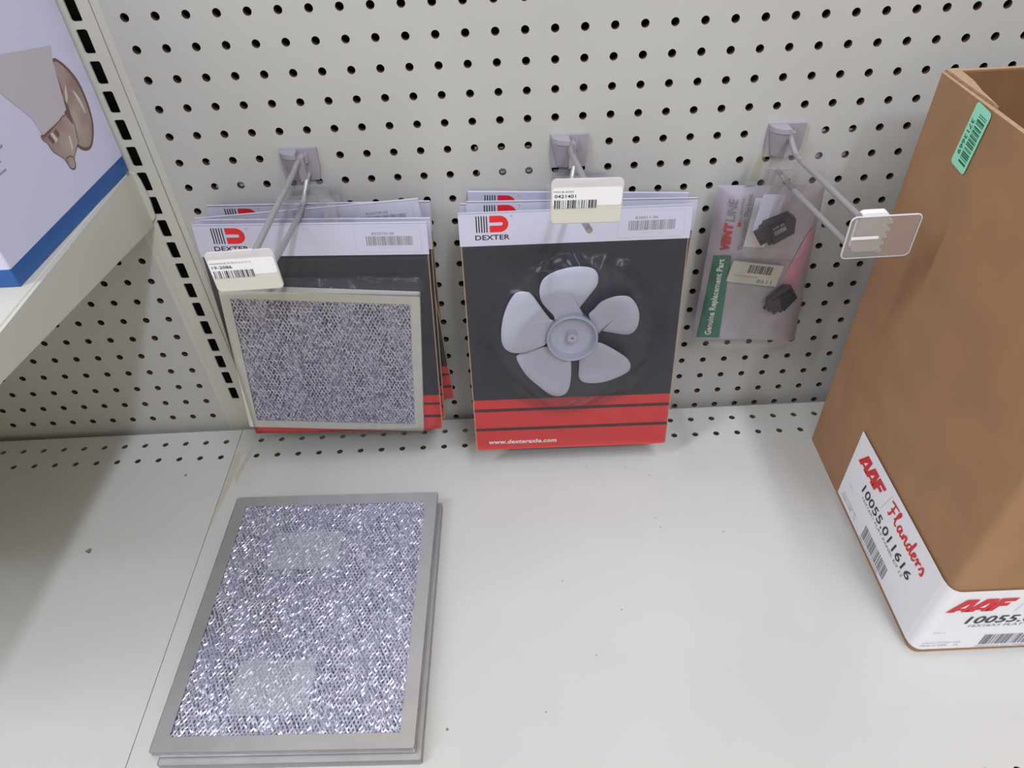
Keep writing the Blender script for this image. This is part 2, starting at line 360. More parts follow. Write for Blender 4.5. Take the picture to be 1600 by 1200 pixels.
# ------------------------------------------------------------------ upper shelf of the left bay with its bracket
us = empty('wall_shelf', (-0.5, -0.19, -0.19)); tag(us, 'cream steel shelf on a tapered bracket at upper left, holding the white lamp carton', 'shelf')
def local(mb, root): mb.T = Matrix.Translation(-Vector(root.location)) @ mb.T
mb = MB(); local(mb, us); mb.box(-0.97, -0.0500, -0.44, -0.003, -0.134, -0.13, 'metal'); mb.box(-0.97, -0.0500, -0.444, -0.438, -0.165, -0.13, 'metal'); mb.build('shelf_panel', us, bevel=0.0015)
mb = MB(); mb.T = Matrix(((0, 0, 1, 0), (1, 0, 0, 0), (0, 1, 0, 0), (0, 0, 0, 1))); local(mb, us)      # u=y, v=z, w=x
mb.prism([(-0.438, -0.131), (-0.438, -0.142), (-0.27, -0.156), (-0.05, -0.1835), (-0.003, -0.1895), (-0.003, -0.150), (-0.003, -0.136), (-0.012, -0.1305)], -0.0500, -0.0468, 'metal')
mb.build('bracket', us, bevel=0.0008)
mb = MB(); mb.T = UVW; local(mb, us)
mb.prism(cw([(-0.0490, -0.1870), (-0.0418, -0.1800), (-0.0405, -0.1640), (-0.0405, -0.1540), (-0.0415, -0.1400), (-0.0440, -0.1340), (-0.0490, -0.1310)]), 0.0016, 0.0034, 'metal')
mb.build('bracket_hook', us, bevel=0.0006)

# ------------------------------------------------------------------ lamp carton on the upper shelf
ang = math.atan2(-0.011, 0.19)      # side face turned a little
lc = empty('lamp_carton', (-0.0475, -0.004, -0.1296)); LR = Matrix.Rotation(-0.0578, 4, 'Z')
tag(lc, 'white carton with blue base band and printed wall lamp picture, on the upper left shelf', 'box')
mb = MB(); L = 0.1903
foot = [(-0.34, 0), (-0.34, -0.190), (-0.0110, -0.190), (0, 0)]; mb.prism(foot, 0.0001, 0.0150, 'blue'); mb.prism(foot, 0.0150, 0.30, 'carton'); mb.build('carton_body', lc, bevel=0.0012)
mb = MB(); mb.T = LR @ Matrix(((0, 0, 1, 0), (-1, 0, 0, 0), (0, 1, 0, 0), (0, 0, 0, 1)))    # u = distance from wall (towards aisle), v up, w = +x
cw = lambda pts: pts if sum(a[0] * b[1] - b[0] * a[1] for a, b in zip(pts, pts[1:] + pts[:1])) > 0 else pts[::-1]
oval = [(0.0366, 0.1131), (0.026, 0.1056), (0.0171, 0.0897), (0.0166, 0.0707), (0.0223, 0.0534), (0.0347, 0.0416), (0.0456, 0.0401), (0.0562, 0.0484), (0.0561, 0.0648), (0.0493, 0.0833), (0.0427, 0.1013)]
arm = [(0.092, 0.0723), (0.0712, 0.0732), (0.0472, 0.0729), (0.0512, 0.0549), (0.0543, 0.0503), (0.066, 0.0445), (0.0712, 0.0373), (0.0772, 0.0425), (0.0792, 0.0495), (0.0868, 0.0579), (0.0886, 0.0656)]
shade = [(0.1175, 0.139), (0.0319, 0.1213), (0.0374, 0.1134), (0.049, 0.0769), (0.0646, 0.0737), (0.0896, 0.0728), (0.0927, 0.0878), (0.1024, 0.1014), (0.1116, 0.1142)]
mb.prism(cw(smooth_loop(cw(oval))), None, 0.00012, 'bronze2')
c = (0.0385, 0.076); mb.prism(smooth_loop(cw([(c[0] + (p[0] - c[0]) * .86, c[1] + (p[1] - c[1]) * .93) for p in oval])), None, 0.00018, 'bronze')
mb.prism(cw([(0.0400, 0.104), (0.0445, 0.099), (0.0470, 0.085), (0.0430, 0.089)]), None, 0.00022, 'bronze2')
mb.prism(cw([(0.0350, 0.093), (0.0410, 0.088), (0.0450, 0.080), (0.0400, 0.083)]), None, 0.00024, 'bronze3')
ac = (0.072, 0.060); mb.prism(smooth_loop(cw([(ac[0] + (p[0] - ac[0]) * 1.05, ac[1] + (p[1] - ac[1]) * 1.05) for p in arm]), 2), None, 0.00025, 'bronze2')
mb.prism(smooth_loop(cw(arm), 2), None, 0.00026, 'bronze')
mb.prism(smooth_loop(cw([(0.0770, 0.0475), (0.0700, 0.0470), (0.0668, 0.0435), (0.0690, 0.0375), (0.0735, 0.0362), (0.0775, 0.0400)])), None, 0.00028, 'bronze2')
mb.prism(smooth_loop(cw([(0.0760, 0.0465), (0.0705, 0.0460), (0.0680, 0.0432), (0.0698, 0.0385), (0.0735, 0.0375), (0.0765, 0.0405)])), None, 0.00029, 'bronze')
mb.prism(cw([(0.0520, 0.0720), (0.0460, 0.0850), (0.0440, 0.0780), (0.0490, 0.0640)]), None, 0.00030, 'bronze2')
mb.prism(smooth_loop(cw([(0.0300, 0.0860), (0.0250, 0.0760), (0.0262, 0.0640), (0.0282, 0.0720)])), None, 0.00030, 'bronze3')
for p in ([(0.086, 0.070), (0.082, 0.0705), (0.080, 0.064), (0.0835, 0.0625)], [(0.076, 0.0695), (0.0715, 0.0705), (0.0705, 0.0650), (0.0745, 0.0640)]): mb.prism(cw(p), None, 0.00030, 'bronze2')
mb.prism(cw([(0.081, 0.0700), (0.0775, 0.0700), (0.0755, 0.063), (0.079, 0.062)]), None, 0.00031, 'bronze3')
mb.prism(cw([(0.0612, 0.0600), (0.0590, 0.0590), (0.0625, 0.0500), (0.0650, 0.0490)]), None, 0.00031, 'bronze3')
mb.prism(cw([(0.0925, 0.0735), (0.0600, 0.0762), (0.0600, 0.0735), (0.0905, 0.0705)]), None, 0.00032, 'bronze2')
mb.prism(cw(shade), None, 0.00034, 'shade')
mb.build('printed_picture', lc)
mb = MB(); mb.T = Matrix(((0, 0, 1, 0), (-1, 0, 0, 0), (0, 1, 0, 0), (0, 0, 0, 1)))
for q, (u, v, l) in enumerate([(0.150, 0.100, 0.014), (0.150, 0.094, 0.013), (0.150, 0.084, 0.0145), (0.1545, 0.0765, 0.010), (0.1545, 0.0700, 0.0105)]):
    mb.T = LR @ Matrix(((0, 0, 1, 0), (-1, 0, 0, 0), (0, 1, 0, 0), (0, 0, 0, 1)))
    rnd = random.Random(q)
    for k in range(7): a = u - l + k * l / 7; mb.rect(a, v, a + l / 10, v + 0.002 * rnd.uniform(.6, 1), 0.00015, 'greyink')
mb.build('printed_notes', lc)

# ------------------------------------------------------------------ hooks with their label holders
def make_hook(upper, lower, plate_c, plate_roll, kind, loc, label):
    """coordinates relative to loc, which is the wall point between the two peg holes"""
    h = empty('peg_hook', loc); tag(h, label, 'display hook', 'peg hooks with label plates')
    mb = MB(); mb.T = UVW
    back = [(-0.0165, -0.022), (0.0150, -0.022), (0.0175, -0.010), (0.0175, 0.0095), (-0.0170, 0.0095), (-0.0175, -0.006)]
    mb.prism(back, 0.0, 0.0035, 'greyplastic')
    # rounded hood on the left half, deepest at the middle, with a flat cap on top
    arc = [(-0.0168, 0.0035)] + [(-0.0168 + 0.0168 * (1 - math.cos(t)), 0.0035 + 0.0125 * math.sin(t)) for t in [math.pi / 2 * k / 8 for k in range(1, 9)]] + [(0.0, 0.0035)]
    for (za, zb, s0, s1) in ((0.0095, 0.0040, 1.0, 1.0), (0.0040, -0.0200, 0.93, 0.45)):
        n = len(arc)
        top = [(p[0] * (0.98 if s0 < 1 else 1), za, 0.0035 + (p[1] - 0.0035) * s0) for p in arc]; bot = [(p[0] * (0.7 if s1 < 1 else 1), zb, 0.0035 + (p[1] - 0.0035) * s1) for p in arc]
        mb.add(top + bot, [(i, i + 1, n + i + 1, n + i) for i in range(n - 1)] + [tuple(reversed(range(n))), tuple(range(n, 2 * n)), (n - 1, 0, n, 2 * n - 1)], 'greyplastic')
    mb.build('hook_plate', h, bevel=0.0006)
    mb = MB(); mb.T = UVW; mb.prism([(-0.0006, -0.020), (0.0060, -0.016), (0.0060, 0.0045), (-0.0006, 0.0045)], 0.0035, 0.0125, 'greyplastic'); mb.prism([(0.0056, -0.004), (0.0085, -0.004), (0.0085, 0.0050), (0.0056, 0.0065)], 0.0035, 0.0062, 'greyplastic')
    mb.build('hook_block', h, bevel=0.0008)
    for p in (upper, lower):
        if p: mb = MB(); mb.tube(smooth_path(p, 5), 0.0026, 'wire', 12); mb.build('wire_prong', h)
    ph = MB(); T = Matrix.Translation(Vector(plate_c)) @ UVW @ Matrix.Rotation(math.radians(plate_roll), 4, 'Z'); ph.T = T
    w2, h2 = 0.0264, 0.0180
    ph.prism(rrect(-w2, -h2, w2, h2, 0.004), 0.0, 0.0012, 'frost' if kind == 'clear' else 'frost_dense')
    pl = ph.build('label_holder', h)
    if kind == 'clear':
        cb = MB(); cb.T = T
        cb.prism(rrect(-0.0195, -0.0130, 0.002, 0.0205, 0.004), -0.006, -0.0001, 'whiteplastic')
        for k in range(5): cb.prism(cw([(0.0015, 0.0155 - k * 0.0062), (0.0015, 0.0100 - k * 0.0062), (0.0068 - k * .0005, 0.0110 - k * 0.0062), (0.0060 - k * .0005, 0.0130 - k * 0.0062)]), -0.004, -0.0002, 'whiteplastic')
        cb.prism(rrect(-0.0230, -0.0010, -0.002, 0.0012, 0.0008), 0.0013, 0.0020, 'whiteplastic')
        cb.build('clip', pl)
        rb = MB(); rb.T = T; rim = rrect(-w2, -h2, w2, h2, 0.004); rb.tube([(p[0], p[1], 0.0006) for p in rim], 0.0008, 'frost_dense', 6, True); rb.build('rim', pl)
    else:
        cb = MB(); cb.T = T; cb.prism(rrect(-0.010, -0.012, 0.010, 0.014, 0.003), -0.008, -0.0001, 'frost_dense'); cb.build('clip', pl)
        lb = MB(); lb.T = T
        lb.prism(rrect(-w2 + 0.0006, -h2 + 0.0008, w2 - 0.0006, h2 - 0.0062, 0.0028), 0.0013, 0.0016, 'cream_paper')
        lb.prism(rrect(-w2 + 0.0008, -h2 + 0.0150, w2 - 0.0008, h2 - 0.0064, 0.0024), None, 0.0018, 'label')
        t1, t2, w1 = kind; u = -w2 + 0.0020; z = 0.0020
        lb.text(t1, u, 0.0077, u + w1, 0.0092, z, 'greyink'); lb.text(t2, u + 0.0006, 0.0035, u + 0.0162, 0.0062, z, 'blackink', 0.012)
        lb.rect(u, -0.0048, u + 0.032, 0.0020, 0.0019, 'label'); lb.bars(u + 0.0004, -0.0048, u + 0.0315, 0.0018, 0.00205, 'blackink', 26, 5 if w1 > .02 else 9)
        lb.build('price_label', pl)
    return h
up = lambda y1, z1: [(0.0025, -0.006, 0.001), (0.0010, -0.016, 0.0000), (0.0, -0.026, -0.0032), (0.0, -0.040, -0.0045), (0.0, -0.10, z1 * .5 - .002), (0.0, y1, z1)]
make_hook([(0.0025, -0.006, 0.002), (0.0004, -0.018, 0.001), (0.0, -0.030, -0.0005), (0, -0.060, 0.0002), (0, -0.10, 0.0018), (0, -0.1735, 0.0046)],
          [(0.0060, -0.004, -0.0150), (0.0045, -0.010, -0.018), (0.001, -0.022, -0.0300), (0.0, -0.036, -0.0345), (0, -0.06, -0.0340), (0, -0.10, -0.0300), (0, -0.150, -0.0235)],
          (-0.0121, -0.1732, -0.0113), 1.2, ('RANGEHOOD FILTER 8 3/4 X 10 1/2', '19-2086', 0.032), (4.5 * IN, -0.0001, -5 * IN + 0.0000),
          'leftmost grey peg hook, its white price plate reading 19-2086 in front of the mesh filters')
make_hook([(0.0025, -0.006, 0.002), (0.0004, -0.018, 0.002), (0.0, -0.030, 0.0035), (0, -0.060, 0.0115), (0, -0.10, 0.0220), (0, -0.1705, 0.0385)],
          [(0.0060, -0.004, -0.0150), (0.0045, -0.010, -0.018), (0.001, -0.022, -0.0290), (0.0, -0.036, -0.0320), (0, -0.06, -0.0270), (0, -0.10, -0.0170), (0.0025, -0.159, -0.0000)],
          (-0.0018, -0.1700, 0.0315), -1.6, ('FAN BLADES', '0421401', 0.0145), (14.5 * IN, -0.0001, -5 * IN),
          'middle grey peg hook, its white price plate reading 0421401 above the fan blade pack')
make_hook([(0.0025, -0.006, 0.002), (0.0004, -0.018, 0.000), (0.0, -0.030, -0.0035), (0, -0.044, -0.0053), (0, -0.10, 0.0008), (0, -0.1735, 0.0090)],
          [(0.0, -0.004, -0.0360), (0.0, -0.028, -0.0350), (0, -0.06, -0.0325), (0, -0.10, -0.0270), (0, -0.166, -0.0180)],
          (0.0220, -0.1730, -0.0097), 0.4, 'clear', (22.5 * IN, -0.0001, -5 * IN),
          'right-hand grey peg hook with an empty clear plastic label plate next to the brown carton')

# ------------------------------------------------------------------ expanded aluminium filter
def expanded(mb, u0, v0, u1, v1, w, cu, cv, m, seed, amp=0.0006, wid=0.0009):
    rnd = random.Random(seed); nu = max(2, int((u1 - u0) / cu)); nv = max(2, int((v1 - v0) / cv)); cu = (u1 - u0) / nu; cv = (v1 - v0) / nv
    vs = []; fs = []
    def knot(i, j):
        k = (i, j)
        if k not in kn:
            kn[k] = (min(u1, max(u0, u0 + (i + (0.5 if j % 2 else 0)) * cu + rnd.uniform(-.18, .18) * cu)), v0 + j * cv + rnd.uniform(-.15, .15) * cv, w + rnd.uniform(-1, 1) * amp)
        return kn[k]
    kn = {}
    for j in range(nv):
        for i in range(nu + 1):
            a = knot(i, j)
            for di in ((0, -1) if j % 2 == 0 else (0, 1)):
                if not 0 <= i + di <= nu: continue
                b = knot(i + di, j + 1)
                dx, dy = b[0] - a[0], b[1] - a[1]; l = math.hypot(dx, dy) or 1; nx, ny = -dy / l * wid * rnd.uniform(.7, 1.3) / 2, dx / l * wid * rnd.uniform(.7, 1.3) / 2
                t = rnd.uniform(-1, 1) * amp * 0.9; q = len(vs)
                vs += [(a[0] + nx, a[1] + ny, a[2] + t), (a[0] - nx, a[1] - ny, a[2] - t), (b[0] - nx, b[1] - ny, b[2] - t * .6), (b[0] + nx, b[1] + ny, b[2] + t * .6)]
                fs.append((q, q + 1, q + 2, q + 3))
    mb.add(vs, fs, m)
def filter_parts(root, W2, H2, lip, thick, cu, cv, T, seed, stickers=None, wrap=True, fm='alu'):
    """lower-left corner frame is centred on T; w from 0 (back) to thick (front)"""
    fr = MB(); fr.T = T
    o = rrect(-W2, -H2, W2, H2, 0.0015, 2); i = rrect(-W2 + lip, -H2 + lip, W2 - lip, H2 - lip, 0.0006, 2); n = len(o)
    for w, flip in ((thick, False), (0.0, True)):
        vs = [(p[0], p[1], w) for p in o] + [(p[0], p[1], w) for p in i]
        fs = [(k, (k + 1) % n, n + (k + 1) % n, n + k) for k in range(n)]
        fr.add(vs, [tuple(reversed(f)) for f in fs] if flip else fs, fm)
    fr.add([(p[0], p[1], 0) for p in o] + [(p[0], p[1], thick) for p in o], [(k, (k + 1) % n, n + (k + 1) % n, n + k) for k in range(n)], fm)
    fr.add([(p[0], p[1], thick) for p in i] + [(p[0], p[1], thick - 0.0022) for p in i], [(k, (k + 1) % n, n + (k + 1) % n, n + k) for k in range(n)], fm)
    f = fr.build('filter_frame', root)
    me = MB(); me.T = T; a, b = W2 - lip - 0.0002, H2 - lip - 0.0002
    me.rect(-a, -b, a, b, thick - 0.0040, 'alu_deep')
    expanded(me, -a, -b, a, b, thick - 0.0028, cu * .93, cv * 1.07, 'alu_mesh', seed + 5, 0.0005, 0.0013)
    expanded(me, -a, -b, a, b, thick - 0.0014, cu, cv, 'alu_mesh', seed, 0.00055, 0.0012)
    me.build('wire_mesh', root)
    for (u0, v0, u1, v1) in stickers or []:
        sb = MB(); sb.T = T; sb.prism(rrect(u0, v0, u1, v1, 0.002), None, thick + 0.0001, 'sticker_clear'); sb.build('clear_sticker', root)
    if wrap:
        wb = MB(); wb.T = T; rnd = random.Random(seed); g = 0.0005
        def fn(s, t):
            u = -W2 - g + s * 2 * (W2 + g); v = -H2 - g + t * 2 * (H2 + g); e = min(s, 1 - s, t, 1 - t)
            return (u, v, thick + 0.0004 + (0.0006 * math.sin(31 * s + 9 * t) * math.sin(17 * t - 6 * s) if e > .08 else 0))
        wb.grid(30, 36, fn, 'wrap')
        oo = rrect(-W2 - g, -H2 - g, W2 + g, H2 + g, 0.002, 2); n2 = len(oo)
        wb.add([(p[0], p[1], 0.0002) for p in oo] + [(p[0], p[1], thick + 0.0003) for p in oo], [(k, (k + 1) % n2, n2 + (k + 1) % n2, n2 + k) for k in range(n2)], 'wrap')
        wb.build('plastic_wrap', root)
    return f
FT = 0.0095
lf = empty('mesh_filter', (0.1052, -0.2826, ZD + 0.0002), (0, 0, math.radians(-1.2)))
tag(lf, 'lower of the two shrink-wrapped silver mesh filters lying on the base shelf', 'filter', 'loose filters on the shelf')
filter_parts(lf, 0.1110, 0.1335, 0.0125, FT, 0.0037, 0.0031, Matrix.Identity(4), 11, [(-0.055, 0.040, 0.015, 0.085), (-0.055, -0.105, 0.015, -0.055)])
tf = copy_tree(lf); tf.location = (0.1012, -0.2768, ZD + FT + 0.0030); tf.rotation_euler = (math.radians(0.35), math.radians(0.1), math.radians(-1.4))
tag(tf, 'top one of the two shrink-wrapped silver mesh filters lying on the base shelf', 'filter', 'loose filters on the shelf')

# ------------------------------------------------------------------ carded packs
def logo(mb, u, v, w, s=1.0, word=True):
    """five thin bars, a red D with a slot, and the word below; u,v = top left"""
    h = 0.0160 * s
    for k in range(5): mb.rect(u + 0.0024 * k * s, v - h, u + (0.0024 * k + 0.0011) * s, v, w, 'blackink')
    x = u + 0.0128 * s; pts = [(x, v - h), (x + 0.009 * s, v - h)] + [(x + 0.009 * s + 0.0085 * s * math.sin(t), v - h / 2 - h / 2 * math.cos(t)) for t in [math.pi * k / 14 for k in range(1, 14)]] + [(x + 0.009 * s, v), (x, v)]
    a, b = v - h * .40, v - h * .60
    pts2 = pts + [(x, a), (x + 0.0115 * s, a), (x + 0.0125 * s, (a + b) / 2), (x + 0.0115 * s, b), (x, b)]
    mb.prism(pts2, None, w, 'redink')
    mb.lathe([(0.0009 * s, w), (0.0006 * s, w)], 'greyink', 12, x + 0.0205 * s, v - 0.0008 * s)
    if word: mb.text('DEXTER', u - 0.0012 * s, v - h - 0.0075 * s, u + 0.0312 * s, v - h - 0.0026 * s, w, 'blackink', 0.018)
def base_pack(name, W, H, code, stripes, red_v):
    p = empty(name, (0, 0, 0)); w2 = W / 2
    cb = MB(); cb.T = UVW
    cb.box(-w2, w2, -H, -0.001, -0.0018, 0.0, 'kraft_edge')
    cb.rect(-w2 + .0009, red_v, w2 - .0009, -0.010, 0.00008, 'cardblack')
    cb.prism(rrect(-w2 + .0009, -H + .0002, w2 - .0009, red_v, 0.0025, 3), None, 0.00010, 'cardred')
    for a, b in stripes: cb.rect(-w2 + .0009, b, w2 - .0009, a, 0.00014, 'stripe')
    cb.text('www.dexteraxle.com', -w2 + 0.0145, -H + 0.0080, -w2 + 0.0915, -H + 0.0138, 0.00025, 'whiteink', 0.035, 0.15)
    cb.build('backing_card', p)
    hb = MB(); hb.T = UVW
    hb.box(-w2 - .0006, w2 + .0006, -0.0335, 0.0, -0.0018, -0.0014, 'paper'); hb.box(-w2 - .0006, w2 + .0006, -0.0325, 0.0, 0.0004, 0.0008, 'paper'); hb.box(-w2 - .0006, w2 + .0006, -0.0006, 0.0002, -0.0018, 0.0008, 'paper')
    logo(hb, -w2 + 0.0155, -0.0030, 0.00095)
    hd = hb.build('paper_header', p)
    sb = MB(); sb.T = UVW; rr = rrect(0.040, -0.0295, w2 - 0.006, -0.0035, 0.003); ri = rrect(0.0403, -0.0292, w2 - 0.0063, -0.0038, 0.0028); n = len(rr)
    sb.prism(rr, None, 0.00092, 'paper')
    sb.add([(q[0], q[1], 0.00096) for q in rr] + [(q[0], q[1], 0.00096) for q in ri], [(k, (k + 1) % n, n + (k + 1) % n, n + k) for k in range(n)], 'palegrey')
    sb.text(code, 0.0560, -0.0115, 0.0770, -0.0090, 0.0010, 'greyink', 0.01); sb.bars(0.0500, -0.0225, 0.0935, -0.0130, 0.0010, 'greyink', 44, 3); sb.text('2 810042 71946', 0.062, -0.0258, 0.083, -0.0240, 0.0010, 'palegrey')
    sb.build('barcode_label', hd)
    tb = MB(); tb.T = UVW; out = rrect(-0.026, -0.012, 0.026, 0.020, 0.003); hole = [(0.006 * math.cos(2 * math.pi * k / 24), 0.0095 + 0.004 * math.sin(2 * math.pi * k / 24)) for k in range(24)]
    # clear tab with a real hang hole, above the header
    perforated(tb, [(-0.026, 0.026, 0.0)], [(-0.012, -0.004, None), (-0.004, 0.023, 0.0090)], lambda u, v: True, [(0.0150 * math.cos(2 * math.pi * (k + .5) / 24), 0.0098 * math.sin(2 * math.pi * (k + .5) / 24)) for k in range(24)], 0.0003, 'tab', 'tab', w=-0.0019)
    tb.build('hang_tab', p)
    return p
# --- fan blade pack
BL = [
[(-0.0137,0.0176,0.0101),(-0.0189,0.0261,0.0109),(-0.0298,0.0409,0.0126),(-0.0326,0.0524,0.013),(-0.0314,0.0615,0.0128),(-0.0273,0.0682,0.0122),(-0.0175,0.0733,0.0106),(-0.0045,0.0758,0.0085),(0.0086,0.0755,0.0064),(0.0186,0.0726,0.0048),(0.0238,0.0675,0.004),(0.0253,0.06,0.0038),(0.0236,0.0528,0.0041),(0.018,0.0451,0.005),(0.0115,0.0365,0.006),(0.0066,0.0295,0.0069),(0.0086,0.0186,0.0066)],
[(0.0138,0.0097,0.0085),(0.0161,0.025,0.0106),(0.0212,0.0315,0.0113),(0.0274,0.0393,0.012),(0.0371,0.044,0.0121),(0.047,0.0453,0.0117),(0.0555,0.0432,0.0108),(0.0621,0.0354,0.0093),(0.0666,0.0246,0.0074),(0.0677,0.0137,0.0057),(0.0661,0.004,0.0044),(0.0615,-0.0022,0.0038),(0.0545,-0.0032,0.0041),(0.0456,-0.0008,0.005),(0.035,0.0023,0.0061),(0.0252,0.0054,0.0072),(0.0178,-0.0017,0.0066)],
[(0.0144,-0.0083,0.0089),(0.0259,-0.0072,0.0104),(0.0367,-0.0119,0.0112),(0.0475,-0.0192,0.0117),(0.0566,-0.0267,0.012),(0.0611,-0.0345,0.0117),(0.0605,-0.0426,0.0108),(0.0549,-0.0487,0.0095),(0.0448,-0.0551,0.0076),(0.0345,-0.0599,0.0058),(0.0221,-0.0619,0.0041),(0.013,-0.0602,0.0032),(0.0083,-0.0532,0.0034),(0.0082,-0.0403,0.0047),(0.0079,-0.0292,0.0059),(0.0045,-0.0198,0.0064)],
[(-0.0011,-0.0157,0.0092),(-0.0006,-0.0276,0.0103),(-0.0004,-0.0438,0.0117),(-0.0015,-0.0562,0.0126),(-0.004,-0.0647,0.013),(-0.0085,-0.0696,0.0128),(-0.0156,-0.0716,0.012),(-0.0237,-0.0689,0.0107),(-0.0344,-0.06,0.0085),(-0.0467,-0.0481,0.0058),(-0.0536,-0.0362,0.0038),(-0.0569,-0.028,0.003),(-0.0559,-0.0238,0.003),(-0.0479,-0.0198,0.0032),(-0.0356,-0.0153,0.0045),(-0.0252,-0.0129,0.0057),(-0.0132,-0.0084,0.0069)],
[(-0.0134,0.0118,0.0069),(-0.0219,0.0196,0.0062),(-0.0278,0.028,0.0052),(-0.0335,0.0372,0.0042),(-0.0401,0.0464,0.0031),(-0.0442,0.0489,0.003),(-0.0508,0.0497,0.0032),(-0.0567,0.0474,0.0038),(-0.0628,0.0391,0.0054),(-0.0677,0.0279,0.0074),(-0.0707,0.0155,0.0094),(-0.0717,0.0028,0.0114),(-0.0706,-0.0046,0.0124),(-0.0671,-0.0105,0.0131),(-0.0603,-0.0143,0.0133),(-0.0499,-0.015,0.0129),(-0.0377,-0.0115,0.0117),(-0.0273,-0.0076,0.0106),(-0.0168,-0.0009,0.009)]]
def fan_pack():
    p = base_pack('fan_blade_pack', 0.2160, 0.2820, 'B20011-00', [(-0.2245, -0.2285), (-0.2510, -0.2550)], -0.2125)
    hb = MB(); hb.T = UVW @ Matrix.Translation((-0.0022, -0.1300, 0))
    hb.lathe([(0.0, 0.0062), (0.0205, 0.0062), (0.0222, 0.0075), (0.0238, 0.0155), (0.0244, 0.0163), (0.0254, 0.0163), (0.0260, 0.0155), (0.0250, 0.0035), (0.0242, 0.0030)], 'fan', 48)
    hb.lathe([(0.0012, 0.0070), (0.0012, 0.0148), (0.0020, 0.0154), (0.0046, 0.0154), (0.0054, 0.0148), (0.0058, 0.0062)], 'fan', 28)
    hub = hb.build('fan_hub', p)
    for k, b in enumerate(BL):
        bb = MB(); bb.T = UVW @ Matrix.Translation((-0.0020, -0.1305, 0))
        b = [(p[0] * max(1, 0.0246 / math.hypot(p[0], p[1])), p[1] * max(1, 0.0246 / math.hypot(p[0], p[1])), p[2]) for p in b]; q = smooth_loop(b, 3); n = len(q); cx = sum(t[0] for t in q) / n; cy = sum(t[1] for t in q) / n; cz_ = sum(t[2] for t in q) / n
        rings = [(1.0, -0.0006), (1.0, 0.0002), (0.97, 0.0007), (0.7, 0.0008), (0.35, 0.0006)]
        vs = [(cx + (t[0] - cx) * s, cy + (t[1] - cy) * s, cz_ + (t[2] - cz_) * s + dz) for s, dz in rings for t in q] + [(cx, cy, cz_ + 0.0006)]
        fs = [(r * n + i, r * n + (i + 1) % n, (r + 1) * n + (i + 1) % n, (r + 1) * n + i) for r in range(len(rings) - 1) for i in range(n)]
        fs += [((len(rings) - 1) * n + i, (len(rings) - 1) * n + (i + 1) % n, len(rings) * n) for i in range(n)]
        bb.add(vs, fs, 'fan', True)
        bb.build('fan_blade', p)
    fb = MB(); fb.T = UVW
    def fn(s, t):
        u = -0.1070 + s * 0.2140; v = -0.2790 + t * 0.2450; d = math.hypot(u / 1.02, (v + 0.132)); h = 0.0166 / (1 + (d / 0.082) ** 14)
        h = max(h, 0.0165 if d < 0.03 else 0); e = min(s, 1 - s, t, 1 - t)
        wr = 0.0016 * math.sin(23 * s + 8 * t + 3 * math.sin(9 * t)) * math.sin(13 * t - 5 * s) * min(1, e * 8) * (1 if d > .085 else .15)
        return (u, v, min(0.0172, 0.0009 + h * min(1, e * 14) + abs(wr)))
    fb.grid(44, 50, fn, 'film'); fb.build('plastic_film', p)
    return p
def place(p, top, tilt, roll, label, group):
    p.location = top; p.rotation_mode = 'YXZ'; p.rotation_euler = (math.radians(-tilt), math.radians(-roll), 0); tag(p, label, 'packaged part', group)
fp1 = fan_pack()
g = 'fan blade packs on the middle hook'
place(fp1, (0.3702, -0.0553, -0.1657), 8.2, -0.7, 'front fan blade pack with its white five-blade fan in full view on the middle hook', g)
for top, tilt, roll, label in [
    ((0.3782, -0.0405, -0.1648), 4.5, -2.0, 'second fan blade pack, its red logo half showing above the front header'),
    ((0.3710, -0.0240, -0.1745), 1.6, -1.5, 'third fan blade pack, only a white header sliver showing at the left end'),
    ((0.3783, -0.0060, -0.1750), 0.0, -3.5, 'rearmost fan blade pack, its header rising highest against the pegboard')]:
    q = copy_tree(fp1); place(q, top, tilt, roll, label, g)
# --- filter pack
def filter_pack():
    p = base_pack('range_filter_pack', 0.2150, 0.2570, 'B223730-00', [(-0.2175, -0.2210), (-0.2355, -0.2395)], -0.2070)
    T = UVW @ Matrix.Translation((-0.0052, -0.1571, 0.0004)) @ Matrix.Rotation(math.radians(-3.2), 4, 'Z')
    filter_parts(p, 0.0970, 0.0888, 0.0095, 0.0098, 0.0036, 0.0036, T, 31, None, False, 'alu_lit')
    fb = MB(); fb.T = UVW
    def fn(s, t):
        u = -0.1070 + s * 0.2140; v = -0.2550 + t * 0.2200; e = min(s, 1 - s, t, 1 - t)
        lift = 1 if (abs(u + 0.005) < 0.1015 and abs(v + 0.157) < 0.096) else 0.05
        k = max(0, min(1, (-0.050 - v) / 0.012)); lift = min(lift, max(k, .05))
        wr = 0.0008 * abs(math.sin(27 * s + 9 * t) * math.sin(15 * t - 7 * s)) * (1 if lift < .5 else .2)
        return (u, v, 0.0009 + 0.0104 * lift + wr)
    fb.grid(40, 40, fn, 'film'); fb.build('plastic_film', p)
    return p
rp1 = filter_pack(); g = 'range filter packs on the left hook'
place(rp1, (0.1242, -0.0555, -0.1668), 4.0, -2.4, 'front filter pack with its silver mesh panel in full view on the left hook', g)
for top, tilt, roll, label in [
    ((0.1265, -0.0427, -0.1695), 2.5, -2.6, 'second filter pack, its header edge just above the front one on the left hook'),
    ((0.1158, -0.0290, -0.1656), 1.2, 2.36, 'third filter pack, tilted up to the right behind the two front filter packs'),
    ((0.1245, -0.0125, -0.1695), 0.0, -1.9, 'rearmost filter pack on the left hook, its red stripes showing at lower right')]:
    q = copy_tree(rp1); place(q, top, tilt, roll, label, g)

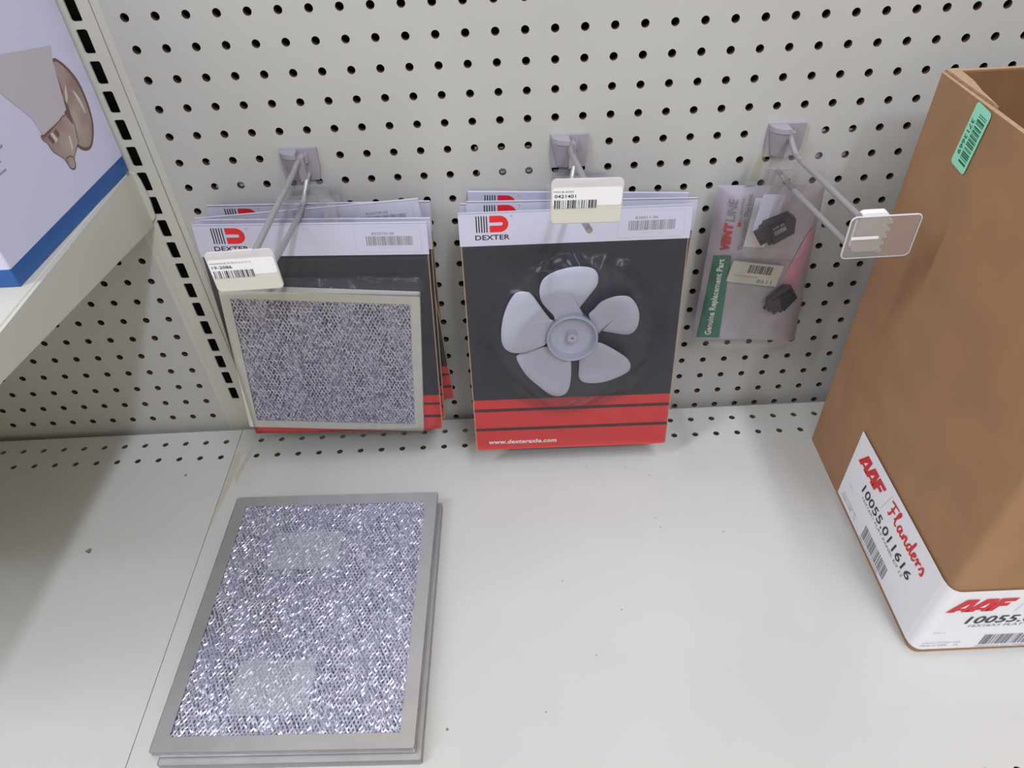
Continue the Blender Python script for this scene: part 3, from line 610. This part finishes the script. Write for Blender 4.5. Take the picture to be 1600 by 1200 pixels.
# ------------------------------------------------------------------ switch packs on the right hook
def switch(mb, T, s=1.0, mark=True):
    mb.T = T
    mb.prism([(-0.011 * s, -0.012 * s), (0.009 * s, -0.012 * s), (0.0155 * s, 0.001 * s), (0.0125 * s, 0.0085 * s), (-0.009 * s, 0.0125 * s), (-0.013 * s, 0.008 * s)], 0, 0.007 * s, 'rubber')
    mb.prism([(-0.009 * s, -0.009 * s), (0.008 * s, -0.009 * s), (0.012 * s, 0.002 * s), (-0.008 * s, 0.0095 * s)], 0.007 * s, 0.0085 * s, 'rubber')
    mb.prism(rrect(-0.0145 * s, -0.010 * s, -0.011 * s, 0.010 * s, 0.001), -0.0005, 0.0075 * s, 'rubber')
    for k in (-0.006, 0.0, 0.006): mb.box(-0.0205 * s, -0.0140 * s, (k - .0016) * s, (k + .0016) * s, 0.001, 0.005 * s, 'rubber')
    if mark:
        mb.rect(-0.006 * s, -0.003 * s, 0.005 * s, 0.0015 * s, 0.0087 * s, 'greyink'); mb.text('WP 83', -0.0055 * s, 0.0030 * s, 0.0050 * s, 0.0052 * s, 0.0087 * s, 'palegrey')
vp = empty('switch_pack', (0.512, -0.014, -0.1687)); tag(vp, 'lavender printed switch bag with a green Genuine Replacement Part strip, on the right hook', 'packaged part')
c00, c10, c11, c01 = Vector((-0.0033, -0.0065, -0.1862)), Vector((0.1118, -0.0135, -0.1910)), Vector((0.1010, -0.0085, -0.0030)), Vector((0, -0.0045, 0))
def bil(s, t, w=0.0):
    p = (c00 * (1 - s) + c10 * s) * (1 - t) + (c01 * (1 - s) + c11 * s) * t; return (p.x, p.y - w, p.z)
def bilT(s, t, w, rot, sc=1.0):
    """local frame on the bag: x right, y up, z out, turned by rot"""
    o = Vector(bil(s, t, w)); ex = (c10 - c00).normalized(); ey = ((c01 - c00) - ex * (c01 - c00).dot(ex)).normalized(); ez = ex.cross(ey)
    B = Matrix(((ex.x, ey.x, ez.x, o.x), (ex.y, ey.y, ez.y, o.y), (ex.z, ey.z, ez.z, o.z), (0, 0, 0, 1)))
    return B @ Matrix.Rotation(math.radians(rot), 4, 'Z') @ Matrix.Scale(sc, 4)
W_, H_ = 0.108, 0.188
def on_bag(mb, txt, s0, s1, t0, t1, w, m, bold=0.0, shear=0.0):
    """lettering running upwards (turned 90 degrees), between bag fractions"""
    vs, fs, bb = text_geo(txt, bold, shear); out = []
    for x, y in vs:
        a = (x - bb[0]) / (bb[2] - bb[0]); b = (y - bb[1]) / (bb[3] - bb[1]); out.append(bil(s1 - (1 - (1 - b)) * 0 - b * (s1 - s0) , t0 + a * (t1 - t0), w))
    mb.add(out, fs, m)
mb = MB(); mb.grid(20, 24, lambda s, t: bil(s, t, 0.0006 * math.sin(9 * s + 4 * t)), 'lavender'); mb.build('printed_card', vp)
mb = MB(); vs = [bil(s, t, 0.0012) for s, t in [(0.045, 0.012), (0.265, 0.012), (0.235, 0.585), (0.065, 0.585)]]; mb.add(vs, [(0, 1, 2, 3)], 'green')
on_bag(mb, 'Genuine Replacement Part', 0.115, 0.195, 0.035, 0.565, 0.0015, 'whiteink', 0.03); mb.build('green_strip', vp)
mb = MB(); on_bag(mb, 'VENT', 0.115, 0.205, 0.620, 0.790, 0.0013, 'redink', 0.06, 0.2); on_bag(mb, 'LINE', 0.115, 0.205, 0.795, 0.930, 0.0013, 'greyink', 0.0, 0.2)
on_bag(mb, 'by DEXTER', 0.245, 0.272, 0.800, 0.935, 0.0013, 'greyink', 0.01); on_bag(mb, 'The original. The best.', 0.285, 0.345, 0.620, 0.960, 0.0013, 'greyink')
vs = [bil(s, t, 0.0013) for s, t in [(0.243, 0.765), (0.272, 0.765), (0.272, 0.790), (0.243, 0.790)]]; mb.add(vs, [(0, 1, 2, 3)], 'redink'); mb.build('brand_lettering', vp)
mb = MB(); pk = [(0.76, 0.40), (0.84, 0.34), (0.92, 0.42), (0.965, 0.62), (0.955, 0.76), (0.83, 0.56)]; mb.add([bil(s, t, 0.0010) for s, t in smooth_loop(pk)], [tuple(range(18))], 'pink'); mb.build('pink_patch', vp)
mb = MB(); mb.T = bilT(0.0, 0.0, 0.0016, 0); mb.T = Matrix.Identity(4)
mb.add([bil(s, t, 0.0016) for s, t in [(0.33, 0.645), (0.53, 0.640), (0.60, 0.930), (0.36, 0.935)]], [(0, 1, 2, 3)], 'label'); mb.build('blank_sticker', vp)
mb = MB(); mb.T = bilT(0.475, 0.485, 0.0060, -6); T0 = mb.T.copy()
mb.box(-0.0265, 0.0265, -0.0125, 0.0125, -0.002, -0.0012, 'cream_paper'); mb.rect(-0.0265, -0.0125, 0.0265, 0.0125, 0, 'cream_paper')
mb.T = T0 @ Matrix.Rotation(math.pi, 4, 'Z'); mb.bars(-0.0170, -0.0105, 0.0085, -0.0005, 0.0002, 'blackink', 22, 8); mb.text('1198', -0.0205, 0.0060, -0.0045, 0.0105, 0.0002, 'greyink', 0.01); mb.text('VENTLINE SWITCH KIT', -0.006, 0.0030, 0.0225, 0.0045, 0.0002, 'greyink')
mb.build('barcode_sticker', vp)
mb = MB(); switch(mb, bilT(0.775, 0.335, 0.004, 62), 1.0, False); mb.build('rocker_switch', vp)
mb = MB(); mb.grid(24, 30, lambda s, t: bil(-0.01 + 1.02 * s, -0.008 + 1.016 * t, 0.0135 - 0.012 * (abs(2 * s - 1) ** 3) + 0.0008 * math.sin(21 * s + 7 * t) * math.sin(17 * t)), 'bag'); mb.build('plastic_bag', vp)
mb = MB(); mb.T = UVW; perforated(mb, [(0.024, 0.086, 0.0595)], [(-0.002, 0.025, 0.0075)], lambda u, v: True, circ(0.0055), 0.0002, 'bag', 'bag', w=0.0062); mb.T = Matrix.Identity(4); mb.add([(0.0255, -0.004, 0.002), (0.036, -0.0045, 0.002), (0.040, -0.005, 0.038), (0.034, -0.005, 0.034)], [(0, 1, 2, 3)], 'yellow'); mb.build('bag_top', vp)
# small clear zip bag in front
zb = empty('zip_bag', (0.5715, -0.044, -0.126)); tag(zb, 'small clear zip bag with a black rocker switch, hung before the lavender bag', 'packaged part')
mb = MB(); T = UVW @ Matrix.Rotation(math.radians(-5), 4, 'Z'); mb.T = T
perforated(mb, [(-0.026, 0.030, -0.0005)], [(-0.105, -0.046, None), (-0.046, 0.0, -0.0335)], lambda u, v: True, circ(0.0065), 0.0002, 'bag', 'bag', w=0.0)
perforated(mb, [(-0.026, 0.030, -0.0005)], [(-0.105, -0.046, None), (-0.046, 0.0, -0.0335)], lambda u, v: True, circ(0.0065), 0.0002, 'bag', 'bag', w=0.0098); mb.box(-0.026, 0.030, -0.0172, -0.0160, 0.0001, 0.0012, 'frost'); mb.build('plastic_bag', zb)
mb = MB(); mb.T = T; mb.prism(rrect(-0.0215, -0.080, 0.0, -0.042, 0.002), 0.0006, 0.0008, 'paper'); mb.build('paper_slip', zb)
mb = MB(); switch(mb, T @ Matrix.Translation((0.0015, -0.0740, 0.0002)) @ Matrix.Rotation(math.radians(38), 4, 'Z'), 1.08, True); mb.build('rocker_switch', zb)

# ------------------------------------------------------------------ big brown carton
BX, BY0, BY1, BH = 0.656, -0.0690, -0.3410, 0.4240
cb = empty('cardboard_carton', (0.86, -0.205, ZD)); tag(cb, 'large open brown carton with a white wraparound label low on its corner', 'box')
mb = MB(); mb.T = Matrix.Translation((-0.86, 0.205, -ZD)); t = 0.004; X1 = 1.045; z0, z1 = ZD + 0.0002, ZD + BH
mb.box(BX + t, X1 - t, BY1 + t, BY0 - t, z0, z0 + t, 'kraft')
mb.build('carton_bottom', cb, bevel=0.001)
for nm, a in (('carton_side', (BX, BX + t, BY1, BY0)), ('carton_side', (X1 - t, X1, BY1, BY0)), ('carton_side', (BX + t, X1 - t, BY1, BY1 + t)), ('carton_side', (BX + t, X1 - t, BY0 - t, BY0))):
    pass
def wall_ring():
    mb = MB(); mb.T = Matrix.Translation((-0.86, 0.205, -ZD))
    o = rrect(BX, BY1, X1, BY0, 0.008, 6); i = rrect(BX + t, BY1 + t, X1 - t, BY0 - t, 0.004, 6); n = len(o)
    nz = 12
    def pt(p, k, inner):
        s = k / nz; z = z0 + (z1 - z0) * s; b = 0.003 * math.sin(math.pi * s)
        x, y = p; cx, cy = (BX + X1) / 2, (BY0 + BY1) / 2
        ey = 1 - ((y - cy) / ((BY0 - BY1) / 2)) ** 2; ex = 1 - ((x - cx) / ((X1 - BX) / 2)) ** 2
        if x < BX + .01: x -= b * max(0, ey) * 0.6
        if y < BY1 + .01: y -= b * max(0, ex) * 0.6
        return (x, y, z)
    vs = [pt(p, k, 0) for k in range(nz + 1) for p in o]; mb.add(vs, [(k * n + j, k * n + (j + 1) % n, (k + 1) * n + (j + 1) % n, (k + 1) * n + j) for k in range(nz) for j in range(n)], 'kraft', True)
    vs = [pt(p, k, 1) for k in range(nz + 1) for p in i]; mb.add(vs, [(k * n + (j + 1) % n, k * n + j, (k + 1) * n + j, (k + 1) * n + (j + 1) % n) for k in range(nz) for j in range(n)], 'kraft_in', True)
    mb.add([(p[0], p[1], z1) for p in o] + [(p[0], p[1], z1) for p in i], [(j, (j + 1) % n, n + (j + 1) % n, n + j) for j in range(n)], 'kraft_edge')
    mb.build('carton_wall', cb)
wall_ring()
# folded-in flaps
mb = MB(); mb.T = Matrix.Translation((-0.86, 0.205, -ZD)); e = 0.001
mb.add([(BX + t + e, BY0 - t - e, z1 - 0.001), (X1 - t, BY0 - t - e, z1 - 0.001), (X1 - t, BY0 - t - 0.012, z1 - 0.10), (BX + t + e, BY0 - t - 0.012, z1 - 0.10)], [(0, 1, 2, 3), (3, 2, 1, 0)], 'kraft_in'); mb.build('carton_flap', cb)
mb = MB(); mb.T = Matrix.Translation((-0.86, 0.205, -ZD)); mb.prism(cw([(BX + 0.003, BY0 - 0.004), (BX + 0.013, BY0 - 0.004), (BX + 0.0115, -0.100), (BX + 0.0075, -0.120), (BX + 0.004, -0.15)]), z1 + 0.0002, z1 + 0.0022, 'kraft_edge'); mb.build('carton_flap', cb, bevel=0.0006)
mb = MB(); mb.T = Matrix.Translation((-0.86, 0.205, -ZD))
mb.box(BX + 0.010, X1 - 0.010, BY1 + 0.010, BY0 - 0.022, z0 + t, z1 - 0.14, 'kraft_in'); mb.build('packed_contents', cb)
# the wraparound label: left face and front face, joined round the corner
def aaf(mb, u, v, w, s, shear=0.35):
    """heavy joined letters AAF; u,v lower left, s = letter height"""
    def A(x): return [[(x, 0), (x + .34, 1), (x + .94, 1), (x + 1.06, 0), (x + .74, 0), (x + .73, .14), (x + .44, .14), (x + .40, 0)], [(x + .47, .34), (x + .71, .34), (x + .69, .68)]]
    def tr(p): return (u + (p[0] * .88 + shear * p[1]) * s, v + p[1] * s)
    for x in (0.0, 0.95):
        o, h = A(x); mb.prism([tr(p) for p in cw(o)], None, w, 'redink'); mb.prism([tr(p) for p in cw(h)], None, w + 0.00015, 'label')
    F = [(1.93, 0), (2.00, 1), (2.85, 1), (2.82, .74), (2.36, .74), (2.35, .62), (2.72, .62), (2.70, .38), (2.33, .38), (2.29, 0)]
    mb.prism([tr(p) for p in cw(F)], None, w, 'redink')
def flanders(mb, u, v, w, L, H):
    """brush-script word"""
    S_ = [[(0.16, 1.02), (0.10, 0.95), (0.30, 1.0), (0.62, 1.03), (0.95, 1.05)], [(0.48, 1.0), (0.42, 0.6), (0.34, 0.2), (0.22, 0.0), (0.10, 0.08)], [(0.22, 0.52), (0.45, 0.55), (0.72, 0.56)],
          [(0.82, 0.25), (1.05, 0.6), (1.22, 0.98), (1.16, 1.1), (1.04, 0.9), (0.98, 0.4), (1.05, 0.05), (1.25, 0.12)],
          [(1.78, 0.48), (1.58, 0.52), (1.42, 0.25), (1.52, 0.02), (1.72, 0.25), (1.80, 0.5), (1.78, 0.15), (1.90, 0.03), (2.05, 0.2)],
          [(2.08, 0.45), (2.10, 0.05), (2.22, 0.4), (2.40, 0.5), (2.42, 0.15), (2.52, 0.03), (2.66, 0.15)],
          [(3.05, 0.45), (2.85, 0.5), (2.70, 0.25), (2.82, 0.02), (3.02, 0.3), (3.22, 1.05), (3.10, 0.3), (3.16, 0.03), (3.32, 0.15)],
          [(3.32, 0.2), (3.55, 0.32), (3.58, 0.5), (3.42, 0.45), (3.36, 0.15), (3.50, 0.0), (3.72, 0.2)],
          [(3.76, 0.3), (3.85, 0.5), (3.95, 0.42), (3.92, 0.05), (3.96, 0.3), (4.15, 0.5), (4.26, 0.45)],
          [(4.25, 0.1), (4.50, 0.55), (4.62, 0.3), (4.60, 0.05), (4.42, 0.02)]]
    for i, st in enumerate(S_): mb.ribbon([(u + x / 4.65 * L, v + y * H) for x, y in st], H * 0.15, w + i * 0.00002, 'redink')
def label_face(mb, T, off):
    mb.T = T; z = 0.0003
    aaf(mb, off + 0.0110, 0.0650, z, 0.0195, 0.3)
    for k in (0,): mb.add([(off + 0.0695, 0.062, z), (off + 0.0700, 0.062, z), (off + 0.0770, 0.089, z), (off + 0.0765, 0.089, z)], [(0, 1, 2, 3)], 'palegrey')
    flanders(mb, off + 0.0785, 0.0685, z, 0.0715, 0.0170)
    mb.text('10055.011616', off + 0.0345, 0.0445, off + 0.1400, 0.0565, z, 'blackink', 0.014, 0.15)
    mb.text('16X16X1 FLAT PANEL E/F 12', off + 0.040, 0.0385, off + 0.132, 0.0425, z, 'greyink', 0.0, 0.15)
    mb.bars(off + 0.0620, 0.0060, off + 0.1140, 0.0235, z, 'greyink', 30, 12); mb.text('10055.011616 FLAT PANEL', off + 0.060, 0.0015, off + 0.105, 0.0040, z, 'greyink', 0, 0.1)
    mb.text('P/N: 1', off + 0.014, 0.029, off + 0.023, 0.0315, z, 'palegrey'); mb.text('Country of Origin: USA', off + 0.010, 0.0110, off + 0.044, 0.0135, z, 'greyink'); mb.text('Made in USA    12', off + 0.009, 0.0065, off + 0.043, 0.0090, z, 'greyink')
LZ = -0.4678
lm = MB(); base = Matrix.Translation((-0.86, 0.205, -ZD))
bul = lambda yy: 0.0018 * math.sin(math.pi * 0.13) * (1 - ((yy + .205) / .136) ** 2)
xs = BX - 0.0012; lab = []; y_a = -0.1600; ys = [y_a, -0.20, -0.25, -0.30, -0.330] ; z_lo, z_hi = LZ, LZ + 0.0965
path = [(xs - 0.0008, y) for y in ys]
cc = 0.008
for k in range(1, 7): a = math.pi / 2 * k / 6; path.append((BX + cc - (cc + .0014) * math.cos(a), BY1 + cc - (cc + .0014) * math.sin(a)))
path += [(BX + 0.05, BY1 - 0.0016), (BX + 0.12, BY1 - 0.0018), (BX + 0.185, BY1 - 0.0018)]
vs = []; rot = 0.0
for (x, y) in path: vs += [(x, y, z_lo), (x, y, z_hi)]
lm.T = base; lm.add(vs, [(2 * k, 2 * k + 2, 2 * k + 3, 2 * k + 1) for k in range(len(path) - 1)], 'label', False)
# left face lettering: u runs from the wall towards the aisle
TL = base @ Matrix.Translation((xs - 0.0008, y_a, z_lo)) @ Matrix(((0, 0, -1, 0), (-1, 0, 0, 0), (0, 1, 0, 0), (0, 0, 0, 1)))
label_face(lm, TL, 0.0)
TF = base @ Matrix.Translation((BX, BY1 - 0.0018, z_lo)) @ UVW
label_face(lm, TF, -0.0060)
lm.build('shipping_label', cb)
# mint sticker near the top
ms = MB(); Tm = base @ Matrix.Translation((BX - 0.0012, -0.1412, -0.0765)) @ Matrix(((0, 0, -1, 0), (-1, 0, 0, 0), (0, 1, 0, 0), (0, 0, 0, 1))) @ Matrix.Rotation(math.radians(-5), 4, 'Z')
ms.T = Tm; ms.prism(rrect(-0.0105, -0.0245, 0.0105, 0.0245, 0.003), None, 0.0, 'mint')
ms.T = Tm @ Matrix.Rotation(math.radians(-90), 4, 'Z'); ms.bars(-0.0185, -0.0020, 0.0190, 0.0080, 0.0002, 'mintink', 22, 4); ms.text('3713669', -0.0125, -0.0080, 0.0150, -0.0040, 0.0002, 'mintink', 0.01)
ms.build('mint_sticker', cb)
